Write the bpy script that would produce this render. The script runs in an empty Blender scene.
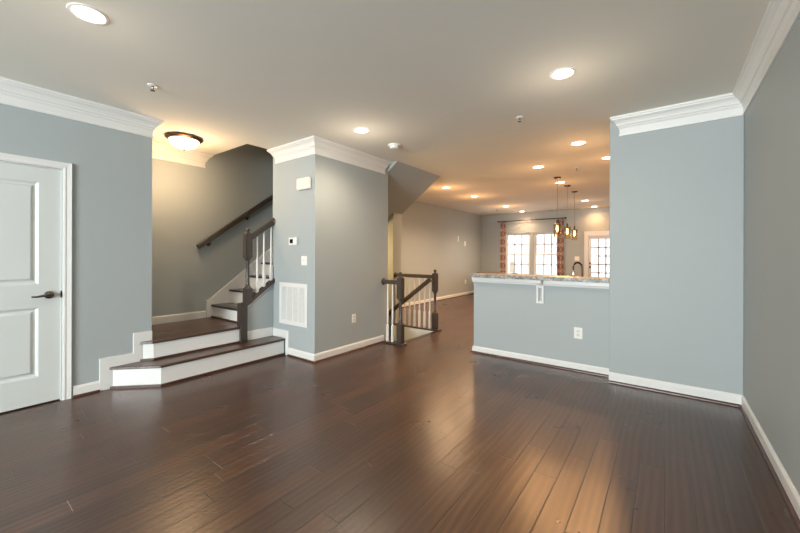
import bpy, bmesh, math, random
from mathutils import Vector, Matrix
random.seed(4)
S = bpy.context.scene
COL = S.collection
PI = math.pi

# ---------------------------------------------------------------- camera
cd = bpy.data.cameras.new('camera')
cam = bpy.data.objects.new('camera', cd); COL.objects.link(cam)
cam.location = (0, 0, 1.29)
cam.rotation_euler = (Matrix.Rotation(math.radians(36.93), 4, 'Z') @ Matrix.Rotation(PI/2, 4, 'X') @ Matrix.Rotation(.003, 4, 'Z')).to_euler()
cd.sensor_width = 36.0; cd.lens = 353.5/800*36.0
cd.shift_y = -11.5/800
cd.clip_start = .02; cd.clip_end = 200
S.camera = cam

# ---------------------------------------------------------------- world, light, exposure
w = bpy.data.worlds.new('overcast_sky'); S.world = w; w.use_nodes = True
bg = w.node_tree.nodes['Background']
bg.inputs[0].default_value = (.90, .95, 1.0, 1); bg.inputs[1].default_value = 2.6
S.view_settings.view_transform = 'Standard'; S.view_settings.look = 'None'
S.view_settings.gamma = 1; S.view_settings.use_curve_mapping = False
S.view_settings.exposure = 0.54
S.cycles.use_denoising = True
S.cycles.max_bounces = 10; S.cycles.diffuse_bounces = 6; S.cycles.glossy_bounces = 4
S.cycles.transmission_bounces = 8; S.cycles.sample_clamp_indirect = 6
S.cycles.caustics_reflective = False; S.cycles.caustics_refractive = False

def lamp(kind, name, loc, energy, color, rot=(0, 0, 0), **kw):
    l = bpy.data.lights.new(name, kind); l.energy = energy; l.color = color
    for k, v in kw.items(): setattr(l, k, v)
    o = bpy.data.objects.new(name, l); o.location = loc; o.rotation_euler = rot; COL.objects.link(o)
    return o
DAY = (.93, .985, .985)
WARM = (1.0, .51, .20)
for i, x in enumerate((-1.75, -.30)):     # daylight entering the two front windows, behind the camera
    lamp('AREA', 'daylight_front', (x, -6.2, 1.35), 255, DAY, (PI/2+.34, 0, 0), shape='RECTANGLE', size=1.2, size_y=1.8)
# daylight entering the rear windows and the glazed door
lamp('AREA', 'daylight_rear', (-3.43, 11.5, 1.35), 7, DAY, (-PI/2, 0, 0), shape='RECTANGLE', size=1.6, size_y=1.3)
lamp('AREA', 'daylight_door', (-1.3, 11.5, 1.2), 4, DAY, (-PI/2, 0, 0), shape='RECTANGLE', size=.6, size_y=1.1)
# the stair lamp of the floor below
lamp('POINT', 'lower_stair_lamp', (-4.85, 4.60, 1.36), 34, (1.0, .63, .24), shadow_soft_size=.08)

# ---------------------------------------------------------------- materials
def nt(name):
    m = bpy.data.materials.new(name); m.use_nodes = True
    t = m.node_tree; b = t.nodes['Principled BSDF']
    return m, t, b
def N(t, typ, ins=None, **kw):
    n = t.nodes.new(typ)
    for k, v in kw.items(): setattr(n, k, v)
    for k, v in (ins or {}).items():
        if isinstance(v, bpy.types.NodeSocket): t.links.new(v, n.inputs[k])
        else: n.inputs[k].default_value = v
    return n
def M_(t, op, a, b=0.0, c=None):
    n = N(t, 'ShaderNodeMath', {0: a, 1: b}, operation=op)
    if c is not None:
        if isinstance(c, bpy.types.NodeSocket): t.links.new(c, n.inputs[2])
        else: n.inputs[2].default_value = c
    return n.outputs[0]
def plain(name, col, rough=.5, metal=0, var=.04, scale=30, bump=0.0, bscale=200, coat=0, spec=.5):
    """procedural paint / metal: a colour with faint mottling and a fine surface bump"""
    m, t, b = nt(name)
    tc = N(t, 'ShaderNodeTexCoord')
    no = N(t, 'ShaderNodeTexNoise', {'Vector': tc.outputs['Object'], 'Scale': scale, 'Detail': 3.0})
    mx = N(t, 'ShaderNodeMixRGB', {0: no.outputs['Fac'], 1: tuple(c*(1-var) for c in col)+(1,), 2: tuple(min(1, c*(1+var)) for c in col)+(1,)})
    t.links.new(mx.outputs[0], b.inputs['Base Color'])
    b.inputs['Roughness'].default_value = rough; b.inputs['Metallic'].default_value = metal
    b.inputs['Specular IOR Level'].default_value = spec
    if coat: b.inputs['Coat Weight'].default_value = coat; b.inputs['Coat Roughness'].default_value = .15
    if bump:
        n2 = N(t, 'ShaderNodeTexNoise', {'Vector': tc.outputs['Object'], 'Scale': bscale, 'Detail': 2.0})
        bp = N(t, 'ShaderNodeBump', {'Height': n2.outputs['Fac'], 'Strength': bump, 'Distance': .001})
        t.links.new(bp.outputs[0], b.inputs['Normal'])
    return m
def glow(name, col, strength):
    m, t, b = nt(name)
    b.inputs['Base Color'].default_value = (.9, .9, .9, 1)
    b.inputs['Emission Color'].default_value = col+(1,); b.inputs['Emission Strength'].default_value = strength
    return m
def glass(name, col=(1, 1, 1), rough=0.0, alpha=.15):
    m, t, b = nt(name)
    out = t.nodes['Material Output']
    tr = N(t, 'ShaderNodeBsdfTransparent', {'Color': col+(1,)})
    gl = N(t, 'ShaderNodeBsdfGlossy', {'Color': (1, 1, 1, 1), 'Roughness': .03})
    fr = N(t, 'ShaderNodeFresnel', {'IOR': 1.45})
    sc = M_(t, 'MULTIPLY', fr.outputs[0], .8)
    mx = N(t, 'ShaderNodeMixShader', {0: sc, 1: tr.outputs[0], 2: gl.outputs[0]})
    t.links.new(mx.outputs[0], out.inputs[0])
    return m
def wood_floor(name, along='Y', pw=.125, pl=1.05, tint=1.0):
    m, t, b = nt(name)
    tc = N(t, 'ShaderNodeTexCoord'); sp = N(t, 'ShaderNodeSeparateXYZ', {0: tc.outputs['Object']})
    X, Y = (sp.outputs[0], sp.outputs[1]) if along == 'Y' else (sp.outputs[1], sp.outputs[0])
    xs = M_(t, 'DIVIDE', X, pw); row = M_(t, 'FLOOR', xs)
    wn = N(t, 'ShaderNodeTexWhiteNoise', {'W': row}, noise_dimensions='1D')
    ys = M_(t, 'ADD', M_(t, 'DIVIDE', Y, pl), M_(t, 'MULTIPLY', wn.outputs['Value'], 9.0)); cl = M_(t, 'FLOOR', ys)
    cv = N(t, 'ShaderNodeCombineXYZ', {0: row, 1: cl})
    w2 = N(t, 'ShaderNodeTexWhiteNoise', {'Vector': cv.outputs[0]}, noise_dimensions='2D')
    fx = M_(t, 'FRACT', xs); fy = M_(t, 'FRACT', ys)
    dx = M_(t, 'MULTIPLY', M_(t, 'MINIMUM', fx, M_(t, 'SUBTRACT', 1.0, fx)), pw)
    dy = M_(t, 'MULTIPLY', M_(t, 'MINIMUM', fy, M_(t, 'SUBTRACT', 1.0, fy)), pl)
    d = M_(t, 'MINIMUM', dx, dy)
    seam = N(t, 'ShaderNodeMapRange', {'Value': d, 'From Min': 0.0009, 'From Max': .0032}).outputs[0]
    cr = N(t, 'ShaderNodeValToRGB', {0: w2.outputs['Value']})
    e = cr.color_ramp.elements
    e[0].position = 0; e[0].color = (.058*tint, .0255*tint, .0155*tint, 1)
    e[1].position = 1; e[1].color = (.098*tint, .0415*tint, .0222*tint, 1)
    x = e.new(.5); x.color = (.076*tint, .033*tint, .019*tint, 1)
    mp = N(t, 'ShaderNodeMapping', {'Vector': tc.outputs['Object'], 'Scale': (55, 2.2, 1) if along == 'Y' else (2.2, 55, 1)})
    gr = N(t, 'ShaderNodeTexNoise', {'Vector': mp.outputs[0], 'Scale': 1.0, 'Detail': 6.0, 'Roughness': .65})
    g = N(t, 'ShaderNodeMapRange', {'Value': gr.outputs['Fac'], 'From Min': .3, 'From Max': .7, 'To Min': .72, 'To Max': 1.28}).outputs[0]
    c1 = N(t, 'ShaderNodeMixRGB', {0: 1.0, 1: cr.outputs[0], 2: (1, 1, 1, 1)}, blend_type='MULTIPLY')
    gg = N(t, 'ShaderNodeCombineXYZ', {0: g, 1: g, 2: g}); t.links.new(gg.outputs[0], c1.inputs[2])
    # colour darkens along the hand-scraped grooves
    mp2 = N(t, 'ShaderNodeMapping', {'Vector': tc.outputs['Object'], 'Scale': (3.0, .9, 1) if along == 'Y' else (.9, 3.0, 1)})
    sc = N(t, 'ShaderNodeTexNoise', {'Vector': mp2.outputs[0], 'Scale': 1.0, 'Detail': 1.0})
    ph = M_(t, 'ADD', M_(t, 'MULTIPLY', X, 2*PI/.041), M_(t, 'ADD', M_(t, 'MULTIPLY', sc.outputs['Fac'], 9.0), M_(t, 'MULTIPLY', w2.outputs['Value'], 5.0)))
    gv = M_(t, 'ADD', .84, M_(t, 'MULTIPLY', M_(t, 'SINE', ph), .20))
    gc = N(t, 'ShaderNodeCombineXYZ', {0: gv, 1: gv, 2: gv})
    cg = N(t, 'ShaderNodeMixRGB', {0: 1.0, 1: c1.outputs[0], 2: gc.outputs[0]}, blend_type='MULTIPLY')
    c2 = N(t, 'ShaderNodeMixRGB', {0: seam, 1: (.010, .006, .005, 1), 2: cg.outputs[0]})
    # glint on the bevel of a few board ends, painted as pale colour
    end_glint = M_(t, 'MULTIPLY', M_(t, 'LESS_THAN', dy, .0021), M_(t, 'GREATER_THAN', w2.outputs['Value'], .80))
    c3 = N(t, 'ShaderNodeMixRGB', {0: end_glint, 1: c2.outputs[0], 2: (.24, .17, .13, 1)})
    t.links.new(c3.outputs[0], b.inputs['Base Color'])
    rn = N(t, 'ShaderNodeTexNoise', {'Vector': tc.outputs['Object'], 'Scale': 2.5, 'Detail': 3.0})
    r = N(t, 'ShaderNodeMapRange', {'Value': rn.outputs['Fac'], 'From Min': .3, 'From Max': .7, 'To Min': .27, 'To Max': .32}).outputs[0]
    t.links.new(r, b.inputs['Roughness'])
    b.inputs['Specular IOR Level'].default_value = 1.0
    # hand-scraped ripples running along the boards + seams
    rip = M_(t, 'MULTIPLY', M_(t, 'SINE', ph), .00017)
    mp3 = N(t, 'ShaderNodeMapping', {'Vector': tc.outputs['Object'], 'Scale': (150, 5, 1) if along == 'Y' else (5, 150, 1)})
    fine = N(t, 'ShaderNodeTexNoise', {'Vector': mp3.outputs[0], 'Scale': 1.0, 'Detail': 2.0})
    h = M_(t, 'ADD', M_(t, 'ADD', rip, M_(t, 'MULTIPLY', fine.outputs['Fac'], .0006)), M_(t, 'MULTIPLY', seam, .0014))
    bp = N(t, 'ShaderNodeBump', {'Height': h, 'Strength': .8, 'Distance': 1.0})
    t.links.new(bp.outputs[0], b.inputs['Normal'])
    return m
def granite(name):
    m, t, b = nt(name)
    tc = N(t, 'ShaderNodeTexCoord')
    v = N(t, 'ShaderNodeTexVoronoi', {'Vector': tc.outputs['Object'], 'Scale': 42.0})
    n = N(t, 'ShaderNodeTexNoise', {'Vector': tc.outputs['Object'], 'Scale': 26.0, 'Detail': 5.0, 'Roughness': .7})
    cr = N(t, 'ShaderNodeValToRGB', {0: n.outputs['Fac']}); e = cr.color_ramp.elements
    e[0].position = .30; e[0].color = (.06, .035, .022, 1); e[1].position = .72; e[1].color = (.52, .46, .34, 1)
    x = e.new(.43); x.color = (.17, .12, .075, 1); x = e.new(.52); x.color = (.27, .23, .17, 1)
    mx = N(t, 'ShaderNodeMixRGB', {0: .35, 1: cr.outputs[0], 2: v.outputs['Color']}, blend_type='OVERLAY')
    hs = N(t, 'ShaderNodeHueSaturation', {'Saturation': .35, 'Color': mx.outputs[0]})
    t.links.new(hs.outputs[0], b.inputs['Base Color']); b.inputs['Roughness'].default_value = .4
    return m
def curtain_fabric(name):
    m, t, b = nt(name)
    tc = N(t, 'ShaderNodeTexCoord'); sp = N(t, 'ShaderNodeSeparateXYZ', {0: tc.outputs['UV']})
    u = M_(t, 'MULTIPLY', sp.outputs[0], 2*PI); v = M_(t, 'MULTIPLY', sp.outputs[1], 2*PI)
    s = M_(t, 'ADD', M_(t, 'COSINE', u), M_(t, 'COSINE', v))
    ring = M_(t, 'LESS_THAN', M_(t, 'ABSOLUTE', s), .42)
    core = M_(t, 'GREATER_THAN', s, 1.25)
    c1 = N(t, 'ShaderNodeMixRGB', {0: ring, 1: (.30, .13, .115, 1), 2: (.50, .43, .37, 1)})
    c2 = N(t, 'ShaderNodeMixRGB', {0: core, 1: c1.outputs[0], 2: (.62, .55, .48, 1)})
    t.links.new(c2.outputs[0], b.inputs['Base Color']); b.inputs['Roughness'].default_value = .9
    return m
def siding(name, col):
    m, t, b = nt(name)
    tc = N(t, 'ShaderNodeTexCoord'); sp = N(t, 'ShaderNodeSeparateXYZ', {0: tc.outputs['Object']})
    f = M_(t, 'FRACT', M_(t, 'DIVIDE', sp.outputs[2], .13))
    k = M_(t, 'LESS_THAN', f, .1)
    mx = N(t, 'ShaderNodeMixRGB', {0: k, 1: col+(1,), 2: tuple(c*.7 for c in col)+(1,)})
    t.links.new(mx.outputs[0], b.inputs['Base Color']); b.inputs['Roughness'].default_value = .8
    return m

PAINT = plain('blue_grey_wall_paint', (.385, .425, .435), .55, var=.012, scale=2, bump=.08, bscale=260, spec=.35)
CEIL = plain('ceiling_paint', (.80, .785, .725), .9, var=.012, scale=1.5, bump=.1, bscale=180, spec=.1)
TRIM = plain('white_trim_paint', (.75, .755, .745), .35, var=.01, scale=6)
DOORW = plain('white_door_paint', (.62, .655, .645), .35, var=.012, scale=5)
FLOOR = wood_floor('dark_plank_floor')
LANDW = wood_floor('dark_tread_wood_lengthwise', along='Y', pw=.125, pl=1.4)
DARKW = plain('dark_stained_wood', (.026, .017, .013), .30, var=.35, scale=14, coat=.3)
RAILW = plain('espresso_rail_wood', (.050, .039, .033), .36, var=.25, scale=18, coat=.2)
SHOE = plain('reddish_brown_shoe_moulding', (.070, .028, .018), .35, var=.25, scale=25)
NICKEL = plain('brushed_nickel', (.42, .40, .36), .28, metal=1, var=.05)
PEWTER = plain('dark_pewter', (.16, .145, .12), .22, metal=1, var=.1)
BRONZE = plain('oil_rubbed_bronze', (.13, .075, .048), .32, metal=1, var=.12)
PLASTIC = plain('white_plastic', (.82, .82, .79), .35, var=.008)
IVORY = plain('ivory_plastic', (.74, .72, .66), .4, var=.008)
BLACK = plain('black_screen', (.01, .011, .012), .15, var=.05)
SLOT = plain('dark_slot', (.05, .05, .05), .6)
GRANITE = granite('speckled_granite')
CURT = curtain_fabric('medallion_curtain_fabric')
WOODTOP = plain('brown_table_wood', (.14, .065, .03), .35, var=.3, scale=12)
GLASS = glass('window_glass')
AMBER = glass('amber_tinted_glass', (1.0, .90, .76))
LENS = glow('downlight_lens', (1.0, .93, .82), 9.0)
BOWL = glow('frosted_bowl_glow', (1.0, .80, .55), 3.2)
BULB = glow('filament_bulb_glow', (1.0, .62, .25), 12.0)
CHROME = plain('polished_chrome', (.75, .74, .72), .08, metal=1, var=.02)
SIDING = siding('pale_siding', (.80, .81, .82))
LAWN = plain('pale_concrete_ground', (.55, .55, .53), .9, var=.1, scale=2)
MUNT = plain('backlit_muntin_grey', (.48, .48, .47), .5, var=.01)  # backlit shade of the muntins put into the base colour
FAUC = plain('dark_bronze_faucet', (.05, .038, .03), .2, metal=1, var=.1)
GRILL = plain('white_grille_enamel', (.74, .75, .74), .4, var=.01)

# ---------------------------------------------------------------- mesh helpers
def box(bm, x0, x1, y0, y1, z0, z1, bev=0):
    vs = [bm.verts.new((x, y, z)) for x in (x0, x1) for y in (y0, y1) for z in (z0, z1)]
    q = [(0, 1, 3, 2), (4, 6, 7, 5), (0, 4, 5, 1), (2, 3, 7, 6), (0, 2, 6, 4), (1, 5, 7, 3)]
    fs = [bm.faces.new([vs[i] for i in f]) for f in q]
    if bev:
        es = list({e for f in fs for e in f.edges})
        bmesh.ops.bevel(bm, geom=es, offset=bev, segments=2, affect='EDGES', clamp_overlap=True)
    return bm
def prism(bm, pts, axis, a, b):
    """polygon pts extruded along axis from a to b. axis 2: pts=(x,y); 1: (x,z); 0: (y,z)"""
    def P(p, t):
        return (t, p[0], p[1]) if axis == 0 else (p[0], t, p[1]) if axis == 1 else (p[0], p[1], t)
    A = [bm.verts.new(P(p, a)) for p in pts]; B = [bm.verts.new(P(p, b)) for p in pts]
    n = len(pts)
    bm.faces.new(A); bm.faces.new(B[::-1])
    for i in range(n): bm.faces.new((A[i], B[i], B[(i+1) % n], A[(i+1) % n]))
    return bm
def lathe(bm, prof, c=(0, 0, 0), axis='Z', n=24, flip=1):
    """prof: (radius, height) pairs around axis through c"""
    rings = []
    for r, h in prof:
        ring = []
        for i in range(n):
            a = 2*PI*i/n; p = (r*math.cos(a), r*math.sin(a), h*flip)
            if axis == 'X': p = (p[2], p[0], p[1])
            elif axis == 'Y': p = (p[0], p[2], p[1])
            ring.append(bm.verts.new((c[0]+p[0], c[1]+p[1], c[2]+p[2])))
        rings.append(ring)
    for a, b in zip(rings, rings[1:]):
        for i in range(n): bm.faces.new((a[i], a[(i+1) % n], b[(i+1) % n], b[i]))
    if prof[0][0] > 1e-6: bm.faces.new(rings[0][::-1])
    if prof[-1][0] > 1e-6: bm.faces.new(rings[-1])
    return bm
def tube(bm, pts, r, n=10, rect=None):
    """round tube, or a rectangular bar when rect=(half_width, half_height), along points"""
    pts = [Vector(p) for p in pts]; rings = []
    for i, p in enumerate(pts):
        d = (pts[min(i+1, len(pts)-1)]-pts[max(i-1, 0)]).normalized()
        up = Vector((0, 0, 1)) if abs(d.z) < .95 else Vector((1, 0, 0))
        s = d.cross(up).normalized(); u = s.cross(d).normalized()
        if rect:
            a, b = rect; c = min(a, b)*.35
            offs = [(a-c, -b), (a, -b+c), (a, b-c), (a-c, b), (-a+c, b), (-a, b-c), (-a, -b+c), (-a+c, -b)]
            ring = [bm.verts.new(p+s*x+u*y) for x, y in offs]
        else:
            rr = r[i] if isinstance(r, (list, tuple)) else r
            ring = [bm.verts.new(p+s*rr*math.cos(2*PI*k/n)+u*rr*math.sin(2*PI*k/n)) for k in range(n)]
        rings.append(ring)
    for a, b in zip(rings, rings[1:]):
        m = len(a)
        for i in range(m): bm.faces.new((a[i], a[(i+1) % m], b[(i+1) % m], b[i]))
    bm.faces.new(rings[0][::-1]); bm.faces.new(rings[-1])
    return bm
def sweep(bm, path, prof, side=1):
    """mitred moulding: plan path (x,y), profile (out,z); out is to the left of travel times side"""
    P = [Vector(p) for p in path]; rings = []
    for i, p in enumerate(P):
        ns = []
        if i > 0: d = (P[i]-P[i-1]).normalized(); ns.append(Vector((-d.y, d.x))*side)
        if i < len(P)-1: d = (P[i+1]-P[i]).normalized(); ns.append(Vector((-d.y, d.x))*side)
        n = ns[0] if len(ns) == 1 else (ns[0]+ns[1])/(1+ns[0].dot(ns[1]))
        rings.append([bm.verts.new((p.x+n.x*o, p.y+n.y*o, z)) for o, z in prof])
    for a, b in zip(rings, rings[1:]):
        m = len(a)
        for i in range(m): bm.faces.new((a[i], a[(i+1) % m], b[(i+1) % m], b[i]))
    bm.faces.new(rings[0][::-1]); bm.faces.new(rings[-1])
    return bm
def BM(): return bmesh.new()
def obj(name, bm, mat, parent=None, smooth=False, loc=None, bevel=0):
    if parent:                                   # mesh is written in world coordinates; store it relative to its thing
        off = Vector((0, 0, 0)); q = parent
        while q: off += q.location; q = q.parent
        bmesh.ops.translate(bm, verts=bm.verts, vec=-off)
    bmesh.ops.recalc_face_normals(bm, faces=bm.faces)
    me = bpy.data.meshes.new(name); bm.to_mesh(me); bm.free()
    o = bpy.data.objects.new(name, me); COL.objects.link(o)
    for mm in (mat if isinstance(mat, list) else [mat]): me.materials.append(mm)
    if smooth:
        for p in me.polygons: p.use_smooth = True
        me.set_sharp_from_angle(angle=math.radians(40))
    if parent: o.parent = parent
    if loc: o.location = loc
    if bevel:
        b = o.modifiers.new('bevel', 'BEVEL'); b.width = bevel; b.segments = 2; b.limit_method = 'ANGLE'
    return o
def thing(name, label, cat, loc=(0, 0, 0), group=None):
    o = bpy.data.objects.new(name, None); COL.objects.link(o); o.empty_display_size = .1
    o.location = loc
    return tag(o, label, cat, group)
def tag(o, label, cat, group=None):
    o['label'] = label; o['category'] = cat
    if group: o['group'] = group
    return o
def struct(name, bm, mat, **kw):
    o = obj(name, bm, mat, **kw); o['kind'] = 'structure'; return o
def dup(root, loc, label):
    """a copy of a thing with copies of its parts and sub-parts (meshes shared)"""
    r = root.copy(); COL.objects.link(r); r.location = loc; r['label'] = label
    for ch in root.children:
        c = ch.copy(); COL.objects.link(c); c.parent = r
        for g in ch.children:
            d = g.copy(); COL.objects.link(d); d.parent = c
    return r

# ================================================================ the setting
XL, XR, XS, H = -4.26, .535, -5.15, 2.68
XP, YP, XPL, YPE = -3.36, 2.77, -4.227, 4.17
YH = 5.13
XQ = -.462
YQ, YC, YB, YF = 4.185, 4.36, 11.6, -6.3
XH = -3.10                                      # edge of the opening of the stair going down
# floor with the stair opening
b = BM()
box(b, -5.27, XR+.12, YF-.12, YPE, -.28, 0); box(b, XH, XR+.12, YPE, YH, -.28, 0); box(b, -5.27, XR+.12, YH, YB+.15, -.28, 0)
bmesh.ops.remove_doubles(b, verts=b.verts, dist=1e-5)
struct('floor', b, FLOOR)
# ceiling slab with the two stair openings
b = BM()
box(b, -5.27, XR+.12, YF-.12, 2.39, H, H+.3); box(b, -4.2, XR+.12, 2.39, YPE, H, H+.3)
box(b, -3.18, XR+.12, YPE, 5.4, H, H+.3); box(b, -5.27, XR+.12, 5.4, YB+.15, H, H+.3)
struct('ceiling', b, CEIL)
# left wall with the door opening
DY0, DY1, DZ = -.125, .70, 2.035
b = BM()
box(b, XL-.11, XL, YF, DY0, 0, H); box(b, XL-.11, XL, DY0, DY1, DZ, H); box(b, XL-.11, XL, DY1, 1.385, 0, H)
struct('wall_left', b, PAINT)
struct('wall_closet', box(BM(), XL-.6, XL-.5, YF, 1.15, 0, H), PAINT)
struct('wall_right', box(BM(), XR, XR+.12, YF, YB, 0, H), PAINT)
struct('wall_partition', box(BM(), XQ, XR, YQ, 5.05, 0, H), PAINT, bevel=.006)
struct('wall_centre', box(BM(), XPL, XP, YP, YPE, 0, H), PAINT, bevel=.006)
struct('wall_stair_side', box(BM(), XS-.12, XS, 1.15, YB, -2.8, 5.3), PAINT)
struct('wall_landing', box(BM(), XS, XL-.11, 1.15, 1.27, 0, H), PAINT)
b = BM(); box(b, XS, XPL, YPE-.1, YPE, 0, 1.78); box(b, XS, XH, YPE-.1, YPE, -2.8, -.28)
struct('wall_stair_back', b, PAINT)
struct('wall_hall', box(BM(), XS, -4.01, YH, 5.38, -2.8, H), PAINT, bevel=.004)
b = BM(); box(b, -4.01, XH+.1, YH, 5.3, -2.8, -.28); box(b, XH, XH+.1, YPE, YH, -2.8, -.28)
struct('wall_lower_stair', b, PAINT)
struct('floor_lower', box(BM(), XS, XH, YPE, YH, -2.9, -2.8), FLOOR)
# upper hall closing the stairwell
b = BM(); box(b, XS, -2.9, 1.15, 1.27, H+.3, 5.3); box(b, XS, -2.9, 5.5, 5.62, H+.3, 5.3); box(b, -3.0, -2.9, 1.27, 5.5, H+.3, 5.3)
struct('wall_upper_hall', b, PAINT)
struct('ceiling_upper_hall', box(BM(), XS, -2.9, 1.15, 5.62, 5.3, 5.4), CEIL)
# bar half wall
struct('wall_bar', box(BM(), -2.045, XQ, YC, YC+.12, 0, 1.0), PAINT, bevel=.004)
# front wall (behind the camera) with two windows
b = BM(); fz0, fz1 = .4, 2.3
fx = [(-2.40, -1.10), (-.95, .35)]
box(b, XL-.5, fx[0][0], YF-.12, YF, 0, H); box(b, fx[0][1], fx[1][0], YF-.12, YF, 0, H); box(b, fx[1][1], XR+.12, YF-.12, YF, 0, H)
for x0, x1 in fx: box(b, x0, x1, YF-.12, YF, 0, fz0); box(b, x0, x1, YF-.12, YF, fz1, H)
struct('wall_front', b, PAINT)
# back wall with two windows and a glazed door
W = [(-4.30, -3.49), (-3.37, -2.56)]; WZ0, WZ1 = .62, 2.02
GX0, GX1, GZ = -1.81, -.93, 1.87
b = BM()
box(b, XS, W[0][0], YB, YB+.15, 0, H); box(b, W[0][1], W[1][0], YB, YB+.15, 0, H); box(b, W[1][1], GX0, YB, YB+.15, 0, H); box(b, GX1, XR+.12, YB, YB+.15, 0, H)
for x0, x1 in W: box(b, x0, x1, YB, YB+.15, 0, WZ0); box(b, x0, x1, YB, YB+.15, WZ1, H)
box(b, GX0, GX1, YB, YB+.15, GZ, H)
struct('wall_back', b, PAINT)
struct('ground_outside', box(BM(), -30, 25, YB+.3, 60, -.9, -.6), LAWN)

# ---- crown mouldings
CR = [(0, H-.185), (.011, H-.185), (.013, H-.168), (.006, H-.163), (.010, H-.115), (.020, H-.100), (.020, H-.090), (.030, H-.085),
      (.036, H-.068), (.050, H-.046), (.070, H-.030), (.072, H-.022), (.082, H-.018), (.084, H), (0, H)]
struct('trim_1', sweep(BM(), [(XL, YF), (XL, 1.38), (XL-.10, 1.38)], CR, -1), TRIM)
struct('trim_2', sweep(BM(), [(XR, YF), (XR, YQ), (-.368, YQ), (-.368, YQ+.03)], CR, 1), TRIM)
struct('trim_3', sweep(BM(), [(-4.155, YP+.03), (-4.155, YP), (XP, YP), (XP, 4.075), (XP-.03, 4.075)], CR, -1), TRIM)
struct('trim_4', sweep(BM(), [(XS, 1.27), (XS, 2.30), (XS-.03, 2.30)], CR, -1), TRIM)
# ---- baseboards, each with its brown shoe moulding
def base(name, path, side, h=.10, z=0, shoe=True):
    pr = [(0, z), (.015, z), (.015, z+h-.018), (.009, z+h-.006), (.004, z+h), (0, z+h)]
    o = struct(name, sweep(BM(), path, pr, side), TRIM)
    if shoe:
        s = obj('shoe_moulding', sweep(BM(), path, [(.015, z), (.032, z), (.030, z+.010), (.023, z+.018), (.015, z+.020)], side), SHOE, o)
    return o
base('baseboard_left', [(XL, .775), (XL, .96)], -1)
base('baseboard_centre', [(-3.855, YP), (XP, YP), (XP, 4.06)], -1)
base('baseboard_right', [(XR, YF), (XR, YQ), (XQ, YQ)], 1)
base('baseboard_bar', [(-2.045, YC+.1), (-2.045, YC), (XQ, YC)], -1, h=.085)
base('baseboard_hall', [(XS, 5.38), (XS, YB)], -1)
base('baseboard_back', [(XS, YB), (-1.92, YB)], -1)
# stepped skirting that climbs the end of the left wall
b = BM()
prism(b, [(.96, 0), (1.06, 0), (1.06, .202), (1.30, .202), (1.30, .398), (1.387, .398), (1.387, .50), (1.222, .50), (1.222, .304), (.96, .304)], 0, XL, XL+.016)
struct('trim_5', b, TRIM, bevel=.004)
# stepped skirting on the centre wall beside the lowest step
b = BM()
prism(b, [(-4.19, .211), (-3.915, .211), (-3.915, 0), (-3.85, 0), (-3.85, .315), (-4.19, .315)], 1, YP-.016, YP)
struct('trim_6', b, TRIM, bevel=.004)
# skirting round the stair landing
struct('trim_7', sweep(BM(), [(XS, 1.27), (XS, 2.325)], [(0, .405), (.015, .405), (.015, .49), (.006, .505), (0, .505)], -1), TRIM)
# white fascia of the stair opening
b = BM(); box(b, -4.01, XH-.02, YH-.015, YH, -.28, -.0); box(b, XH-.015, XH, YPE, YH-.015, -.28, -.03)
struct('trim_8', b, TRIM)
# white board under the bar top
struct('trim_9', sweep(BM(), [(-2.045, YC+.12), (-2.045, YC), (XQ, YC)], [(0, .935), (.012, .935), (.014, .95), (.020, .958), (.020, .995), (.030, 1.0), (0, 1.0)], -1), TRIM)

# ---- the panel door on the left
d = struct('door_1', BM(), DOORW)
me = d.data; b = BM()
xf = XL-.012                                    # face of the slab, a little behind the wall
dy0, dy1, dz0, dz1 = DY0+.006, DY1-.006, .012, DZ-.006
PY0, PY1 = dy0+.135, dy1-.135
PZ = [(.24, .835), (1.03, 1.905)]
def frame_x(b, x, ring_pairs):
    pass
# slab front: stiles and rails as boxes around the two recessed panels
for (y0, y1, z0, z1) in ((dy0, PY0, dz0, dz1), (PY1, dy1, dz0, dz1), (PY0, PY1, dz0, PZ[0][0]), (PY0, PY1, PZ[0][1], PZ[1][0]), (PY0, PY1, PZ[1][1], dz1)):
    box(b, xf-.035, xf, y0, y1, z0, z1)
bmesh.ops.remove_doubles(b, verts=b.verts, dist=1e-5)
bmesh.ops.recalc_face_normals(b, faces=b.faces); b.to_mesh(me); b.free()
def raised_panel(y0, y1, z0, z1):
    """moulded recess: slope in, flat, slope out to a raised field"""
    b = BM(); steps = [(0, 0), (.008, -.004), (.020, -.014), (.034, -.014), (.048, -.004), (.052, -.003)]
    rings = []
    for o, dx in steps:
        rings.append([b.verts.new((xf+dx, y, z)) for y, z in ((y0+o, z0+o), (y1-o, z0+o), (y1-o, z1-o), (y0+o, z1-o))])
    for a, c in zip(rings, rings[1:]):
        for i in range(4): b.faces.new((a[i], a[(i+1) % 4], c[(i+1) % 4], c[i]))
    b.faces.new(rings[-1])
    back = [b.verts.new((xf-.033, y, z)) for y, z in ((y0, z0), (y1, z0), (y1, z1), (y0, z1))]
    for i in range(4): b.faces.new((rings[0][i], back[i], back[(i+1) % 4], rings[0][(i+1) % 4]))
    b.faces.new(back[::-1])
    return b
for z0, z1 in PZ: obj('door_panel', raised_panel(PY0, PY1, z0, z1), DOORW, d)
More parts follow.
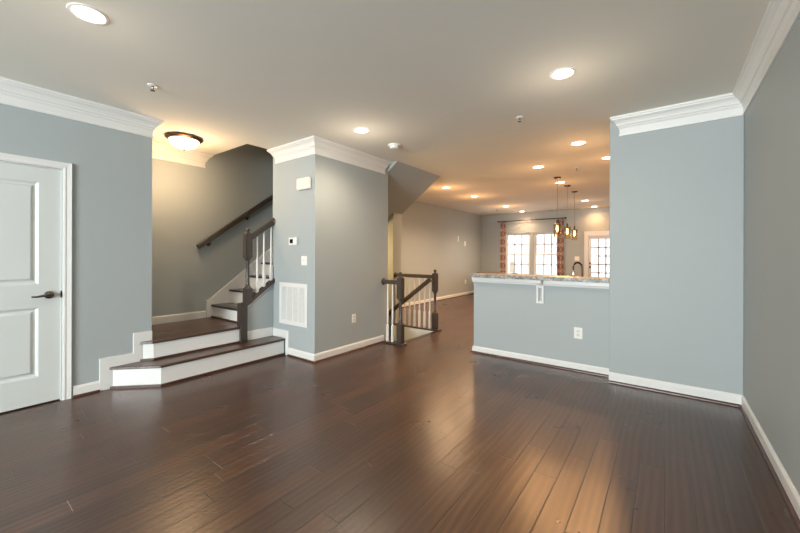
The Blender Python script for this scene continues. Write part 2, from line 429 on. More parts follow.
# jamb and casing
b = BM(); box(b, XL-.11, XL, DY0-.001, DY0+.005, 0, DZ); box(b, XL-.11, XL, DY1-.005, DY1+.001, 0, DZ); box(b, XL-.11, XL, DY0, DY1, DZ-.005, DZ+.001)
obj('jamb', b, TRIM, d)
CS = [(.004, 0), (.012, 0), (.016, .012), (.016, .020), (.013, .026), (.018, .050), (.020, .058), (.0, .062)]   # (out from wall, away from opening)
b = BM(); rings = []
c0, c1, c2 = DY0-.004, DY1+.004, DZ+.004
for (sy, y), z in (((-1, c0), 0), ((-1, c0), c2), ((1, c1), c2), ((1, c1), 0)):
    rings.append([b.verts.new((XL+o, y+sy*a, z+(a if z else 0))) for o, a in [(0, 0)]+CS])
for a, c in zip(rings, rings[1:]):
    n = len(a)
    for i in range(n): b.faces.new((a[i], a[(i+1) % n], c[(i+1) % n], c[i]))
b.faces.new(rings[0]); b.faces.new(rings[-1])
obj('casing', b, TRIM, d)
hy, hz = .622, .936
hd = obj('door_handle', lathe(BM(), [(.031, 0), (.033, .004), (.031, .012), (.022, .016), (.013, .02), (.012, .05), (.015, .056), (.012, .062), (0, .064)], (xf, hy, hz), 'X'), PEWTER, d, smooth=True)
obj('lever', tube(BM(), [(xf+.052, hy+.012, hz+.002), (xf+.054, hy-.02, hz+.002), (xf+.053, hy-.05, hz-.002), (xf+.050, hy-.08, hz-.008), (xf+.049, hy-.112, hz-.006)], [.011, .012, .010, .008, .007]), PEWTER, hd, smooth=True)
obj('strike_plate', box(BM(), XL-.008, XL+.006, DY1-.007, DY1+.003, hz-.03, hz+.03), BRONZE, d)

# ---- windows
def window(n, x0, x1, z0, z1, y, cols, rows, outward=1):
    """double-hung unit: frame, two sashes with muntins, glass"""
    o = struct('window_%d' % n, BM(), TRIM); b = BM(); f = .035; D = .09*outward
    ya, yb = sorted((y+.03*outward, y+.03*outward+D))
    box(b, x0, x0+f, ya, yb, z0, z1); box(b, x1-f, x1, ya, yb, z0, z1); box(b, x0+f, x1-f, ya, yb, z1-f, z1); box(b, x0+f, x1-f, ya, yb, z0, z0+f)
    box(b, x0, x1, *sorted((y-.03*outward, y+.03*outward)), z0-.025, z0)
    b.to_mesh(o.data); b.free()
    zm = (z0+z1)/2
    for k, (a, c) in enumerate(((z0+f, zm+.018), (zm-.018, z1-f))):
        b = BM(); s = .032
        yy0, yy1 = sorted((y+(.045+.03*k)*outward, y+(.072+.03*k)*outward))
        X0, X1 = x0+f, x1-f
        box(b, X0, X0+s, yy0, yy1, a, c); box(b, X1-s, X1, yy0, yy1, a, c); box(b, X0+s, X1-s, yy0, yy1, a, a+s+.006); box(b, X0+s, X1-s, yy0, yy1, c-s, c)
        sh = obj('sash', b, TRIM, o)
        b = BM(); ym = (yy0+yy1)/2
        for i in range(1, cols): xx = X0+s+(X1-X0-2*s)*i/cols; box(b, xx-.017, xx+.017, ym-.007, ym+.007, a+s, c-s)
        for j in range(1, rows): zz = a+s+(c-a-2*s)*j/rows; box(b, X0+s, X1-s, ym-.007, ym+.007, zz-.017, zz+.017)
        obj('muntin_grid', b, MUNT, sh)
        obj('pane', box(BM(), X0+s-.004, X1-s+.004, ym-.002, ym+.002, a+s-.004, c-s+.004), GLASS, sh)
    return o
window(1, *W[0], WZ0, WZ1, YB, 3, 2)
window(2, *W[1], WZ0, WZ1, YB, 3, 2)
window(3, *fx[0], fz0, fz1, YF, 3, 2, -1)
window(4, *fx[1], fz0, fz1, YF, 3, 2, -1)
# glazed back door
o = struct('door_2', BM(), TRIM); b = BM(); y0, y1 = YB+.02, YB+.065
g0, g1, gz0, gz1 = GX0+.075, GX1-.075, .30, GZ-.10
box(b, GX0+.008, g0, y0, y1, .01, GZ-.008); box(b, g1, GX1-.008, y0, y1, .01, GZ-.008); box(b, g0, g1, y0, y1, .01, gz0); box(b, g0, g1, y0, y1, gz1, GZ-.008)
b.to_mesh(o.data); b.free()
b = BM()
for i in range(1, 4): xx = g0+(g1-g0)*i/4; box(b, xx-.017, xx+.017, y0+.01, y1-.01, gz0, gz1)
for j in range(1, 6): zz = gz0+(gz1-gz0)*j/6; box(b, g0, g1, y0+.01, y1-.01, zz-.017, zz+.017)
obj('muntin_grid', b, MUNT, o)
obj('pane', box(BM(), g0-.004, g1+.004, y0+.02, y0+.025, gz0-.004, gz1+.004), GLASS, o)
b = BM()
for x0, x1, z0, z1 in ((GX0-.10, GX0, 0, GZ+.11), (GX1, GX1+.10, 0, GZ+.11), (GX0, GX1, GZ, GZ+.11)):
    box(b, x0, x1, YB-.018, YB, z0, z1); 
box(b, GX0-.11, GX1+.11, YB-.026, YB, GZ+.11, GZ+.128); box(b, GX0-.108, GX0-.088, YB-.026, YB-.018, 0, GZ+.11); box(b, GX1+.088, GX1+.108, YB-.026, YB-.018, 0, GZ+.11)
obj('casing', b, TRIM, o)
for z, r, L in ((.955, .028, .06), (1.065, .024, .022)):
    obj('door_knob' if L > .03 else 'deadbolt', lathe(BM(), [(r, 0), (r, .01), (r*.5, .015), (r*.5, L*.5), (r, L*.7), (r*.8, L), (0, L+.003)], (GX0+.04, y0, z), 'Y', 14, -1), BRONZE, o, smooth=True)

# ================================================================ the main staircase
RZ, RUN = .1935, .2535
st = thing('staircase', 'dark and white staircase turning at a low landing beside the blue grey wall', 'stairs', (-4.2, 1.4, 0))
TT = .028                                        # tread thickness
def tread(pts, z, name='tread', mat=None): return obj(name, prism(BM(), pts, 2, z-TT, z), mat or DARKW, st, bevel=.008)
Z1, Z2, ZF = .210, .405, .392
# lowest step: chamfered, running to the centre wall
e = .02
tread([(XL+.017, 1.030), (-3.94+e, 1.350), (-3.94+e, YP-.017), (-4.199, YP-.017), (-4.199, 1.75), (XL+.017, 1.55)], Z1, mat=LANDW)
obj('riser', prism(BM(), [(XL+.017, 1.058), (-3.94, 1.361), (-3.94, YP-.017), (-3.96, YP-.017), (-3.96, 1.37), (XL+.017, 1.09)], 2, 0, Z1-TT), TRIM, st)
obj('shoe_moulding', prism(BM(), [(XL+.017, 1.036), (-3.925, 1.355), (-3.925, YP-.017), (-3.94, YP-.017), (-3.94, 1.361), (XL+.017, 1.058)], 2, 0, .022), SHOE, st)
# the landing step
XN = -4.165                                      # landing nosing
tread([(XL+.018, 1.272), (XN, 1.365), (XN, 2.285), (-4.243, 2.285), (-4.243, 2.385), (XS+.016, 2.385), (XS+.016, 1.271), (XL-.112, 1.271), (XL-.112, 1.387), (XL+.018, 1.387)], Z2, 'landing', LANDW)
obj('riser', prism(BM(), [(XL+.018, 1.30), (XN-.022, 1.378), (XN-.022, 2.29), (XN-.042, 2.29), (XN-.042, 1.40), (XL+.018, 1.34)], 2, Z1, Z2-TT), TRIM, st)
obj('shoe_moulding', prism(BM(), [(XL+.018, 1.278), (XN-.006, 1.372), (XN-.006, 2.29), (XN-.022, 2.29), (XN-.022, 1.378), (XL+.018, 1.30)], 2, Z1, Z1+.018), SHOE, st)
# the straight flight: nosings start at y = 2.372
FY = 2.38
NS = 8
for i in range(NS):
    y = FY+RUN*i; z = ZF+RZ*(i+1)
    zb = ZF+RZ*i if i else Z2
    obj('riser', box(BM(), XS+.03, -4.245, y+.022, y+.038, zb, z-TT), TRIM, st)
    ye = y+RUN+.022 if i < NS-1 else y+.2
    tread([(XS+.03, y), (-4.245, y), (-4.245, ye), (XS+.03, ye)], z, mat=DARKW)
    if i == 0: obj('shoe_moulding', box(BM(), XS+.03, -4.245, y+.004, y+.021, Z2, Z2+.018), SHOE, st)
ZT = ZF+RZ*NS
YT = FY+RUN*NS-.06
obj('upper_landing', box(BM(), XS, -4.245, YPE+.002, YH-.002, ZT-.14, ZT), LANDW, st)
# wall-side skirt board of the flight
sl = RZ/RUN
def zl(y): return ZF+sl*(y-FY)                  # line through the foot of the risers
obj('skirt_board', prism(BM(), [(2.325, Z2), (2.325, .645), (2.36, .655), (YPE, .655+sl*(YPE-2.36)), (YPE, zl(YPE)-.05), (2.45, Z2)], 0, XS, XS+.03), TRIM, st, bevel=.004)
# open side: blue panel under the stringer, white edge, dark cap
ya, yb = 2.378, YP
def zc(y): return .700+.72*(y-2.39)             # top of the dark cap
obj('side_panel', prism(BM(), [(ya, Z1), (yb-.001, Z1), (yb-.001, zc(yb)-.055), (ya, zc(ya)-.055)], 0, -4.243, -4.20), PAINT, st)
obj('panel_skirting', box(BM(), -4.20, -4.186, ya, yb-.017, Z1, Z1+.115), TRIM, st, bevel=.004)
obj('panel_edge', prism(BM(), [(ya, Z1+.115), (ya+.014, Z1+.115), (ya+.014, zc(ya)-.075), (yb-.002, zc(yb)-.07), (yb-.002, zc(yb)-.053), (ya, zc(ya)-.053)], 0, -4.20, -4.192), TRIM, st)
obj('stringer_cap', prism(BM(), [(2.36, zc(2.36)), (yb-.002, zc(yb)), (yb-.002, zc(yb)-.052), (2.36, zc(2.36)-.052)], 0, -4.252, -4.165), RAILW, st, bevel=.005)
obj('newel_pedestal', box(BM(), -4.243, -4.150, 2.288, 2.376, Z1, .69), RAILW, st, bevel=.004)

# newel profiles
def newel(parent, x, y, z0, zblk0, zblk1, ztop, w, base_h):
    """square base block, turned shaft, square upper block with chamfers, cap and ball"""
    h = w/2; b = BM()
    box(b, x-h, x+h, y-h, y+h, z0, z0+base_h, .006)
    a, c = z0+base_h, zblk0
    L = c-a
    lathe(b, [(h*.98, a-.002), (h*.80, a+.02), (h*.52, a+.035), (h*.62, a+.05), (h*.50, a+.065), (h*.50, a+L*.5), (h*.46, c-.07), (h*.60, c-.055), (h*.5, c-.04), (h*.80, c-.018), (h*.95, c+.002)], (x, y, 0), 'Z', 16)
    box(b, x-h, x+h, y-h, y+h, zblk0, zblk1, .008)
    n = obj('newel_post', b, RAILW, parent, smooth=True)
    t = ztop-zblk1
    b = lathe(BM(), [(h*.85, zblk1), (h*.75, zblk1+t*.12), (h*.38, zblk1+t*.22), (h*.34, zblk1+t*.36), (h*.58, zblk1+t*.5), (h*.66, zblk1+t*.68), (h*.5, zblk1+t*.88), (h*.2, ztop), (0, ztop)], (x, y, 0), 'Z', 16)
    obj('finial', b, RAILW, n, smooth=True)
    return n
def baluster(parent, x, y, z0, z1, blk):
    b = BM(); q = .0165
    box(b, x-q, x+q, y-q, y+q, z0, z0+blk, .003)
    L = z1-z0-blk; a = z0+blk
    lathe(b, [(.0165, a-.001), (.011, a+.014), (.009, a+.02), (.0145, a+.03), (.0125, a+L*.3), (.0095, z1-.01), (.0095, z1)], (x, y, 0), 'Z', 10)
    return obj('baluster', b, TRIM, parent, smooth=True)
def rosette(parent, c, axis, flip):
    return obj('rosette', lathe(BM(), [(.05, 0), (.052, .006), (.046, .012), (.042, .014), (.038, .02), (0, .021)], c, axis, 20, flip), RAILW, parent, smooth=True)

sr = thing('stair_railing', 'short sloping stair railing with dark newel and three white balusters above the low landing', 'railing', (-4.205, 2.40, .69))
nx, ny = -4.206, 2.405
newel(sr, nx, ny, zc(2.36)-.0, 1.246, 1.553, 1.632, .088, .19)
def zr(y): return 1.515+.70*(y-2.459)           # centre of the rail
obj('handrail', tube(BM(), [(nx, ny+.04, zr(ny+.04)), (nx, YP-.02, zr(YP-.02))], 0, rect=(.03, .032)), RAILW, sr)
rosette(sr, (nx, YP-.001, zr(YP)), 'Y', -1)
for y in (2.535, 2.63, 2.735): baluster(sr, nx, y, zc(y)-.004, zr(y)-.02, .19 if y > 2.6 else .17)

# wall handrail
wr = thing('wall_handrail', 'long dark handrail bracketed to the wall above the stair flight', 'handrail', (XS+.07, 2.2, 1.35))
def zw(y): return 1.385+.728*(y-2.18)
obj('rail', tube(BM(), [(XS+.07, 2.19, zw(2.19)), (XS+.07, 4.6, zw(4.6))], 0, rect=(.024, .034)), RAILW, wr)
for y in (2.36, 2.93, 3.60, 4.2):
    z = zw(y)
    br = obj('bracket', tube(BM(), [(XS+.004, y, z-.085), (XS+.045, y, z-.085), (XS+.068, y, z-.07), (XS+.07, y, z-.03)], .007, 8), BRONZE, wr, smooth=True)
    obj('wall_plate', lathe(BM(), [(.026, 0), (.024, .006), (0, .007)], (XS, y, z-.085), 'X', 14), BRONZE, br, smooth=True)

# sloped underside of the upper flight
uf = thing('upper_stair_flight', 'grey sloped underside of the upper stair flight hanging below the ceiling', 'stairs', (-3.7, 4.7, 2.3))
SX0, SZ0 = -4.305, 1.852; ss = (H-SZ0)/(-3.18-SX0)
def zs(x): return SZ0+ss*(x-SX0)
b = BM()
prism(b, [(-4.243, zs(-4.243)), (-4.01, zs(-4.01)), (-4.01, zs(-4.01)+.12), (-4.243, zs(-4.243)+.12)], 1, YPE+.001, YH-.001)
prism(b, [(-4.008, zs(-4.008)), (-3.181, zs(-3.181)), (-3.181, zs(-3.181)+.12), (-4.008, zs(-4.008)+.12)], 1, YPE+.001, 5.399)
prism(b, [(-3.359, zs(-3.359)), (-3.181, H-.001), (-3.359, H-.001)], 1, 4.16, YPE+.001)
obj('soffit', b, PAINT, uf)
for i in range(4):
    x = -4.24+RUN*i; z = ZT+RZ*(i+1)
    if z > H+.29: break
    obj('riser', box(BM(), x+.022, x+.038, YPE+.03, YH-.02, max(z-RZ, zs(x+.03)+.121), z-TT), TRIM, uf)
    obj('tread', box(BM(), x, x+RUN+.022, YPE+.03, YH-.02, z-TT, z), DARKW, uf)

# ================================================================ stair going down and its guard rails
ds = thing('lower_staircase', 'dark steps going down through the floor opening behind the centre wall', 'stairs', (XH, 4.66, -.2))
obj('nosing', box(BM(), XH-.03, XH+.06, YPE+.001, YH-.017, -.022, .004), DARKW, ds, bevel=.006)
for i in range(7):
    x = XH-.016-RUN*i; z = -RZ*(i+1)
    obj('riser', box(BM(), x-.016, x, YPE+.02, YH-.02, z, z+RZ-.023), TRIM, ds)
    obj('tread', box(BM(), x-RUN-.016, x-.016, YPE+.02, YH-.02, z-TT, z), DARKW, ds)
def guard(name, label, loc): return thing(name, label, 'railing', loc)
# short rail from the centre wall
g1_ = guard('guard_railing', 'short dark railing with two white balusters joining the centre wall', (-3.02, 4.055, 0))
gx, gy = -3.04, 4.06
obj('floor_shoe', box(BM(), XP+.033, gx+.085, gy-.055, gy+.055, 0, .024), RAILW, g1_, bevel=.006)
newel(g1_, gx, gy, .024, .665, .965, 1.045, .086, .275)
obj('handrail', tube(BM(), [(XP+.02, gy, .895), (gx-.04, gy, .895)], 0, rect=(.028, .03)), RAILW, g1_)
rosette(g1_, (XP+.001, gy, .895), 'X', 1)
for x in (XP+.085, XP+.175): baluster(g1_, x, gy, .024, .868, .235)
# long rail from the far newel to the hall wall
g2_ = guard('guard_railing', 'longer dark railing with white balusters along the far side of the stair opening', (-3.10, 5.26, 0))
hx, hy2 = -3.15, 5.192
obj('floor_shoe', box(BM(), -4.008, hx+.10, hy2-.058, hy2+.058, 0, .024), RAILW, g2_, bevel=.006)
newel(g2_, hx, hy2, .024, .665, .975, 1.045, .086, .275)
obj('handrail', tube(BM(), [(-3.99, hy2, .920), (hx-.04, hy2, .920)], 0, rect=(.028, .03)), RAILW, g2_)
rosette(g2_, (-4.009, hy2, .920), 'X', 1)
for i in range(8): baluster(g2_, hx-.105-.107*i, hy2, .024, .893, .29)
obj('descending_handrail', tube(BM(), [(hx-.03, 5.09, .885), (-4.35, 5.09, .885-.72*(4.35-3.135))], 0, rect=(.024, .034)), RAILW, g2_)
obj('rail_bracket', tube(BM(), [(hx, hy2-.03, .86), (hx-.04, 5.09, .845)], .012, 8), BRONZE, g2_)

# ================================================================ fixtures on walls
# return-air grille
gr = thing('return_air_grille', 'large white slatted air grille low on the centre wall', 'air vent', (-3.775, YP, .4))
x0, x1, z0, z1, f = -4.055, -3.487, .396, .930, .05
b = BM()
for q in ((x0, x0+f, z0, z1), (x1-f, x1, z0, z1), (x0+f, x1-f, z0, z0+f), (x0+f, x1-f, z1-f, z1)): box(b, q[0], q[1], YP-.012, YP, q[2], q[3])
obj('frame', b, TRIM, gr, bevel=.003)
for i in range(1, 4):
    xx = x0+f+(x1-x0-2*f)*i/4; obj('bar', box(BM(), xx-.010, xx+.010, YP-.012, YP-.001, z0+f, z1-f), TRIM, gr)
b = BM(); n = 30
for j in range(n):
    zz = z0+f+(z1-z0-2*f)*(j+.5)/n
    prism(b, [(YP-.009, zz-.006), (YP-.0005, zz+.004), (YP-.0005, zz+.0065), (YP-.009, zz-.0035)], 0, x0+f, x1-f)
obj('louvres', b, GRILL, gr)
obj('backing', box(BM(), x0+f, x1-f, YP-.002, YP-.0003, z0+f, z1-f), plain('grey_filter', (.30, .31, .31), .9), gr)
# door chime / alarm box
al = thing('door_chime', 'white plastic box high on the centre wall under the crown moulding', 'door chime', (-3.56, YP, 2.16))
obj('cover', box(BM(), -3.645, -3.415, YP-.058, YP-.008, 2.085, 2.225, .010), IVORY, al, smooth=True)
obj('mounting_plate', box(BM(), -3.635, -3.425, YP-.008, YP, 2.092, 2.218), IVORY, al)
# thermostat
th = thing('thermostat', 'small white thermostat with dark display above the light switch', 'thermostat', (-3.757, YP, 1.46))
obj('case', box(BM(), -3.842, -3.672, YP-.026, YP, 1.412, 1.506, .006), PLASTIC, th, smooth=True)
obj('display', box(BM(), -3.812, -3.748, YP-.0275, YP-.025, 1.434, 1.486), BLACK, th)
obj('button', box(BM(), -3.725, -3.695, YP-.029, YP-.025, 1.448, 1.474, .002), PLASTIC, th)
def plate(name, label, cat, c, axis, kind, w=.075, h=.118, sgn=-1):
    """wall plate; axis 'Y': on a wall facing -y, 'X': on a wall facing +x"""
    t = thing(name, label, cat, c)
    def bx(u0, u1, d0, d1, v0, v1, bev=0):
        b = BM()
        if axis == 'Y': box(b, c[0]+u0, c[0]+u1, c[1]-d1, c[1]-d0, c[2]+v0, c[2]+v1, bev)
        else: box(b, c[0]+d0, c[0]+d1, c[1]+u0, c[1]+u1, c[2]+v0, c[2]+v1, bev)
        return b
    obj('cover_plate', bx(-w/2, w/2, 0, .007, -h/2, h/2, .0025), PLASTIC, t, smooth=True)
    if kind == 'outlet':
        for s in (-1, 1):
            r = obj('receptacle', bx(-.017, .017, .006, .009, s*.021-.014, s*.021+.014, .003), IVORY, t, smooth=True)
            for u in (-.007, .005): obj('slot', bx(u, u+.0025, .0085, .0094, s*.021-.002, s*.021+.008), SLOT, r)
    else:
        obj('toggle', bx(-.006, .006, .006, .02, -.004, .016, .002), PLASTIC, t)
        obj('screw', bx(-.002, .002, .006, .0078, -.032, -.028), NICKEL, t)
    return t
plate('light_switch', 'white toggle switch plate on the centre wall under the thermostat', 'light switch', (-3.55, YP, 1.217), 'Y', 'switch', .115, .115)
plate('wall_outlet', 'white wall outlet low on the wide side of the centre wall', 'outlet', (XP, 3.438, .434), 'X', 'outlet')
plate('wall_outlet', 'white wall outlet on the bar half wall under the granite top', 'outlet', (-.78, YC, .423), 'Y', 'outlet', .085, .125)
plate('wall_outlet', 'white wall outlet low on the far hall wall beside the bar end', 'outlet', (XS, 10.36, .437), 'X', 'outlet', .10, .13)
plate('light_switch', 'slim white switch plate higher up on the far hall wall', 'light switch', (XS, 9.85, 1.80), 'X', 'switch', .08, .16)
plate('light_switch', 'white switch plate lower and nearer the curtain on the far hall wall', 'light switch', (XS, 10.32, 1.66), 'X', 'switch', .11, .15)
plate('light_switch', 'cream switch plate on the back wall between curtain and glazed door', 'light switch', (-2.115, YB, 1.20), 'Y', 'switch', .13, .13)

# ================================================================ ceiling fixtures
def downlight(x, y, label):
    t = thing('recessed_downlight', label, 'ceiling light', (x, y, H), 'recessed ceiling downlights')
    obj('trim_ring', lathe(BM(), [(.074, -.002), (.078, -.006), (.092, -.004), (.095, 0), (.074, 0)], (x, y, H), n=32), PLASTIC, t, smooth=True)
    obj('lens', lathe(BM(), [(.074, -.0015), (.05, -.008), (0, -.011)], (x, y, H), n=32), LENS, t, smooth=True)
    return t
LIGHTS = [(-2.675, .551, 'large bright recessed downlight nearest the crown moulding of the left door wall'),
          (-2.719, 2.893, 'recessed downlight in front of the centre wall near the smoke detector'),
          (-.633, 2.902, 'recessed downlight in the living room ceiling before the partition wall'),
          (-.866, 4.813, 'recessed downlight over the bar top, first beyond the living room'),
          (-1.603, 5.741, 'recessed downlight just before the pendant row, second of its line'),
          (-3.617, 6.388, 'hall row downlight nearest the sloped stair soffit'),
          (-3.61, 7.705, 'hall row downlight second from the sloped stair soffit'),
          (-3.621, 9.823, 'hall row downlight third from the sloped stair soffit'),
          (-3.629, 11.243, 'hall row downlight closest to the curtained window wall'),
          (-1.609, 7.211, 'recessed downlight between the first and second pendant lamps'),
          (-1.63, 9.951, 'recessed downlight beyond the pendants, second from the back wall'),
          (-1.626, 11.323, 'recessed downlight in the pendant line closest to the back wall'),
          (-.654, 5.781, 'recessed downlight half hidden by the edge of the partition wall')]
first = None
for i, (x, y, lab) in enumerate(LIGHTS):
    if first is None: first = downlight(x, y, lab); f0 = (x, y)
    else: dup(first, (x, y, H), lab)
    living = i < 3
    lamp('SPOT', 'downlight_lamp', (x, y, H-.03), (8, 54, 12)[i] if living else ((34 if x < -3 else 24) if y > 11 else 135 if x < -3 else 45 if y < 5 else 72), (1.0, .78, .55) if living else (1.0, .66, .38) if x < -3 else WARM, spot_size=math.radians(150), spot_blend=.8, shadow_soft_size=.07)
    lamp('POINT', 'added_ceiling_fill', (x, y, H-.38), (1.0, 3.2, 2.2)[i] if living else (2.0 if y > 11 else 6) if x < -3 else 2.2, (1.0, .82, .62) if living else WARM, shadow_soft_size=.06)  # unseen fill added below each downlight to lift ceiling and crown

# flush mount ceiling light over the landing
fl = thing('flush_ceiling_light', 'bronze rimmed flush dome light over the stair landing', 'ceiling light', (-4.575, 1.815, H))
c = (-4.575, 1.815, H)
obj('pan', lathe(BM(), [(.175, 0), (.195, -.008), (.197, -.020), (.178, -.034), (.160, -.040), (.0, -.040)], c, n=40), BRONZE, fl, smooth=True)
bo = obj('glass_bowl', lathe(BM(), [(.156, -.040), (.156, -.052), (.140, -.085), (.110, -.112), (.065, -.131), (.02, -.138), (0, -.139)], c, n=40), BOWL, fl, smooth=True)
obj('finial', lathe(BM(), [(.012, -.136), (.014, -.144), (.008, -.150), (.010, -.156), (0, -.163)], c, n=14), BRONZE, fl, smooth=True)
lamp('POINT', 'flush_lamp', (c[0], c[1], H-.44), 16, (1.0, .65, .35), shadow_soft_size=.12)

# smoke detector and sprinklers
sm = thing('smoke_detector', 'round white smoke detector on the ceiling above the crown moulding end', 'smoke detector', (-2.745, 3.525, H))
c = (-2.745, 3.525, H)
obj('mounting_base', lathe(BM(), [(.078, 0), (.080, -.010), (.076, -.018), (0, -.018)], c, n=28), PLASTIC, sm, smooth=True)
obj('cover', lathe(BM(), [(.058, -.018), (.060, -.030), (.054, -.046), (.04, -.052), (0, -.053)], c, n=28), PLASTIC, sm, smooth=True)
def sprinkler(x, y, label):
    t = thing('sprinkler_head', label, 'sprinkler', (x, y, H), 'ceiling fire sprinklers')
    obj('escutcheon', lathe(BM(), [(.036, 0), (.037, -.004), (.028, -.010), (0, -.010)], (x, y, H), n=20), PLASTIC, t, smooth=True)
    b = BM(); lathe(b, [(.010, -.010), (.009, -.024), (.005, -.03), (.004, -.04), (.018, -.042), (.018, -.045), (0, -.045)], (x, y, H), n=14)
    obj('deflector', b, PEWTER, t, smooth=True)
    return t
s0 = sprinkler(-3.377, 1.099, 'small ceiling sprinkler head between door wall crown and dome light')
dup(s0, (-1.181, 3.566, H), 'small ceiling sprinkler head in the living room before the partition')
dup(s0, (-1.126, 6.139, H), 'small ceiling sprinkler head near the pendants over the kitchen')
dup(s0, (-4.087, 10.291, H), 'tiny dark ceiling sprinkler head near the far hall corner')

# ================================================================ bar, kitchen
bt = obj('bar_top', box(BM(), -2.06, XQ-.003, 4.25, 4.62, 1.002, 1.045, .008), GRANITE, smooth=True)
tag(bt, 'speckled beige granite bar top on the blue half wall', 'bar top')
cb = thing('corbel_bracket', 'white wooden corbel bracket holding up the granite bar top', 'bracket', (-1.19, YC, .72))
b = BM()
for q in ((-1.231, -1.207, .72, .935), (-1.170, -1.146, .72, .935), (-1.207, -1.170, .72, .752), (-1.207, -1.170, .905, .935)): box(b, q[0], q[1], YC-.020, YC-.0005, q[2], q[3])
obj('back_plate', b, TRIM, cb, bevel=.003)
prof = [(YC-.0205, .936), (YC-.0205, .999), (YC-.108, .999), (YC-.110, .975), (YC-.100, .958), (YC-.085, .957), (YC-.070, .962), (YC-.052, .955), (YC-.036, .936)]
obj('scroll', prism(BM(), prof, 0, -1.222, -1.155), TRIM, cb, bevel=.003)
# base cabinet and worktop behind the bar
bc = thing('base_cabinet', 'white base cabinet behind the bar half wall under the sink worktop', 'cabinet', (-1.27, 4.75, 0))
obj('body', box(BM(), -2.04, -.50, 4.482, 5.04, .10, .868), TRIM, bc)
obj('toe_kick', box(BM(), -2.04, -.50, 4.482, 4.98, 0, .10), DARKW, bc)
for i in range(3):
    dd = obj('door', box(BM(), -2.03+.51*i, -1.53+.51*i, 5.04, 5.058, .12, .85, .004), TRIM, bc)
    obj('knob', lathe(BM(), [(.008, 0), (.008, .012), (.014, .018), (.012, .026), (0, .027)], (-1.58+.51*i, 5.058, .78), 'Y', 12), NICKEL, dd, smooth=True)
wt = BM(); sx0, sx1 = -1.10, -.60
box(wt, -2.05, sx0, 4.482, 5.075, .868, .905); box(wt, sx1, -.495, 4.482, 5.045, .868, .905); box(wt, sx0, sx1, 4.482, 4.71, .868, .905); box(wt, sx0, sx1, 4.96, 5.075, .868, .905)
tag(obj('kitchen_worktop', wt, GRANITE), 'lower granite kitchen worktop behind the bar with an inset sink', 'worktop')
b = BM(); q = .004
box(b, sx0, sx1, 4.71, 4.96, .8685, .8695); box(b, sx0, sx0+q, 4.71, 4.96, .8695, .904); box(b, sx1-q, sx1, 4.71, 4.96, .8695, .904); box(b, sx0, sx1, 4.71, 4.71+q, .8695, .904); box(b, sx0, sx1, 4.96-q, 4.96, .8695, .904)
tag(obj('sink', b, NICKEL), 'steel sink inset in the lower worktop behind the bar', 'sink')
fa = thing('kitchen_faucet', 'dark gooseneck kitchen faucet rising behind the granite bar', 'faucet', (-.83, 4.56, .905))
fx0, fy0 = -.794, 4.665; R = .052
obj('base', lathe(BM(), [(.028, .905), (.028, .912), (.02, .925), (.017, .96), (.014, .97)], (fx0, fy0, 0), n=18), FAUC, fa, smooth=True)
pts = [(fx0, fy0, .96), (fx0, fy0, 1.12)]
for k in range(0, 11): a = PI*k/10; pts.append((fx0-R+R*math.cos(a), fy0+.02*(1-math.cos(a)), 1.145+R*math.sin(a)*1.15))
pts.append((fx0-2*R, fy0+.04, 1.11))
obj('spout', tube(BM(), pts, .0105, 12), FAUC, fa, smooth=True)
obj('spray_head', lathe(BM(), [(.011, 1.10), (.014, 1.085), (.016, 1.02), (.013, 1.005), (0, 1.004)], (fx0-2*R, fy0+.04, 0), n=14), CHROME, fa, smooth=True)
obj('lever_handle', tube(BM(), [(fx0+.015, fy0, .945), (fx0+.06, fy0, .965)], .006, 8), FAUC, fa, smooth=True)

# pendant lamps
def pendant(x, y, zb, label):
    t = thing('pendant_lamp', label, 'pendant lamp', (x, y, H), 'glass pendant lamps over the kitchen')
    obj('canopy', lathe(BM(), [(.062, 0), (.064, -.006), (.056, -.022), (.02, -.030), (0, -.030)], (x, y, H), n=26), BRONZE, t, smooth=True)
    obj('cord', tube(BM(), [(x, y, H-.028), (x, y, zb+.30)], .0045, 8), NICKEL, t)
    so = obj('socket', lathe(BM(), [(.006, zb+.31), (.016, zb+.29), (.020, zb+.215), (.018, zb+.205), (0, zb+.205)], (x, y, 0), n=16), BRONZE, t, smooth=True)
    obj('bulb', lathe(BM(), [(0, zb+.09), (.008, zb+.095), (.017, zb+.125), (.019, zb+.15), (.012, zb+.19), (.010, zb+.206)], (x, y, 0), n=14), BULB, so, smooth=True)
    g = BM(); r = .060
    lathe(g, [(.018, zb+.240), (r, zb+.240), (r, zb+.0), (r-.005, zb+.0), (r-.005, zb+.235), (.018, zb+.235)], (x, y, 0), n=28)
    obj('glass_shade', g, AMBER, t, smooth=True)
    return t
p0 = pendant(-1.545, 6.71, 1.62, 'glass pendant lamp overlapping the window curtain, first of the row from the bar')
dup(p0, (-1.562, 7.60, H), 'glass pendant lamp in the middle of the row of three')
dup(p0, (-1.585, 8.41, H), 'glass pendant lamp nearest the glazed back door')
for x, y in ((-1.545, 6.71), (-1.562, 7.60), (-1.585, 8.41)): lamp('POINT', 'pendant_glow', (x, y, 1.56), 7, (1.0, .52, .2), shadow_soft_size=.05)

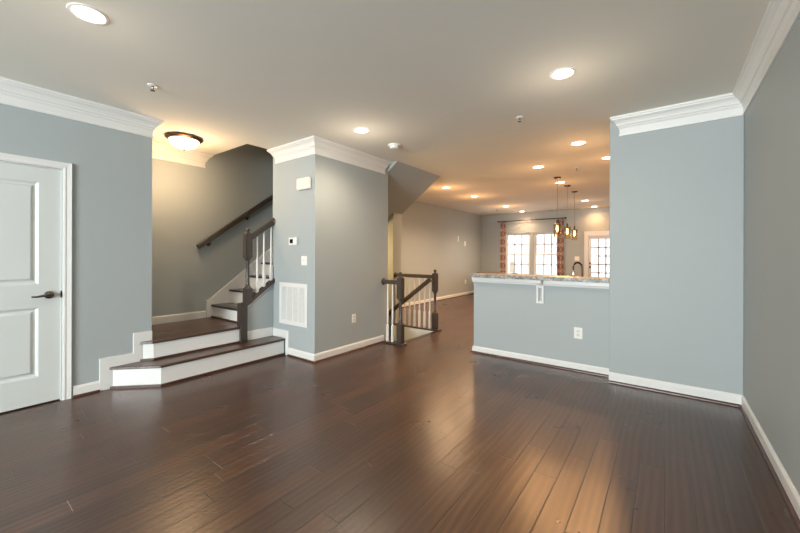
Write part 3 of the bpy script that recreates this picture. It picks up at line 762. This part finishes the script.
# curtains and rod
rd = thing('curtain_rod', 'dark curtain rod over the pair of back windows', 'curtain rod', (-3.47, YB-.09, 2.42))
ry = YB-.09
obj('rod', tube(BM(), [(-4.47, ry, 2.415), (-2.45, ry, 2.425)], .014, 12), BRONZE, rd, smooth=True)
for x, s, z in ((-4.47, -1, 2.415), (-2.45, 1, 2.425)):
    obj('finial', lathe(BM(), [(.014, 0), (.02, .006), (.012, .014), (.028, .03), (.032, .045), (.02, .062), (0, .066)], (x, ry, z), 'X', 16, s), BRONZE, rd, smooth=True)
    obj('bracket', box(BM(), x-s*.04-.008, x-s*.04+.008, ry-.004, YB, z-.010, z+.010), BRONZE, rd)
def curtain(x0, x1, label):
    b = BM(); uv = b.loops.layers.uv.new('UV'); nx_, nz_ = 40, 8; z0, z1 = .03, 2.399
    V = []
    for j in range(nz_+1):
        z = z0+(z1-z0)*j/nz_; row = []
        for i in range(nx_+1):
            s = i/nx_; x = x0+(x1-x0)*s
            row.append(b.verts.new((x, ry+.028*math.sin(s*PI*7+.3*math.sin(j)), z)))
        V.append(row)
    for j in range(nz_):
        for i in range(nx_):
            f = b.faces.new((V[j][i], V[j][i+1], V[j+1][i+1], V[j+1][i]))
            for l, (ii, jj) in zip(f.loops, ((i, j), (i+1, j), (i+1, j+1), (i, j+1))): l[uv].uv = (ii/nx_*1.6, jj/nz_*9.0)
    o = obj('curtain', b, CURT, smooth=True)
    m = o.modifiers.new('thickness', 'SOLIDIFY'); m.thickness = .004
    return tag(o, label, 'curtain', 'patterned window curtains')
curtain(-4.445, -4.265, 'narrow red and cream patterned curtain at the hall side of the window pair')
curtain(-2.665, -2.470, 'red and cream patterned curtain on the glazed door side of the window pair')

# wooden table by the back windows (only its edge shows above the bar)
tb = thing('wooden_table', 'brown wooden table edge showing below the patterned curtain at the windows', 'table', (-4.2, 10.5, 0))
obj('table_top', box(BM(), -4.75, -3.70, 10.35, 11.05, .705, .745, .006), WOODTOP, tb)
for x in (-4.68, -3.77):
    for y in (10.42, 10.98): obj('leg', box(BM(), x-.03, x+.03, y-.03, y+.03, 0, .705), WOODTOP, tb)

# ================================================================ outside the back windows
ho = thing('neighbour_house', 'pale sided neighbouring house seen through the back windows', 'house', (-3, 26, -.6))
obj('wall', box(BM(), -16, 4.5, 22, 30, -.6, 6.5), SIDING, ho)
obj('roof', prism(BM(), [(21.6, 6.5), (30.4, 6.5), (26, 9.5)], 0, -16.4, 4.9), plain('grey_shingle', (.25, .25, .26), .9), ho)
for x, z in ((-5.35, 1.05), (1.6, 1.05), (-12.5, 1.05)):
    wn = obj('window', box(BM(), x-.42, x+.42, 21.95, 22, z, z+1.3), plain('pale_pane', (.52, .55, .58), .3), ho)
    b = BM()
    for q in ((x-.52, x-.42, z-.1, z+1.4), (x+.42, x+.52, z-.1, z+1.4), (x-.42, x+.42, z+1.3, z+1.4), (x-.42, x+.42, z-.1, z), (x-.42, x+.42, z+.62, z+.68)): box(b, q[0], q[1], 21.93, 22, q[2], q[3])
    obj('window_frame', b, TRIM, wn)
tag(obj('porch_post', box(BM(), -4.87, -4.72, 13.6, 13.75, -.6, 1.05, .01), plain('tan_post_paint', (.45, .38, .28), .7)), 'tan porch post outside the window by the curtain', 'post')
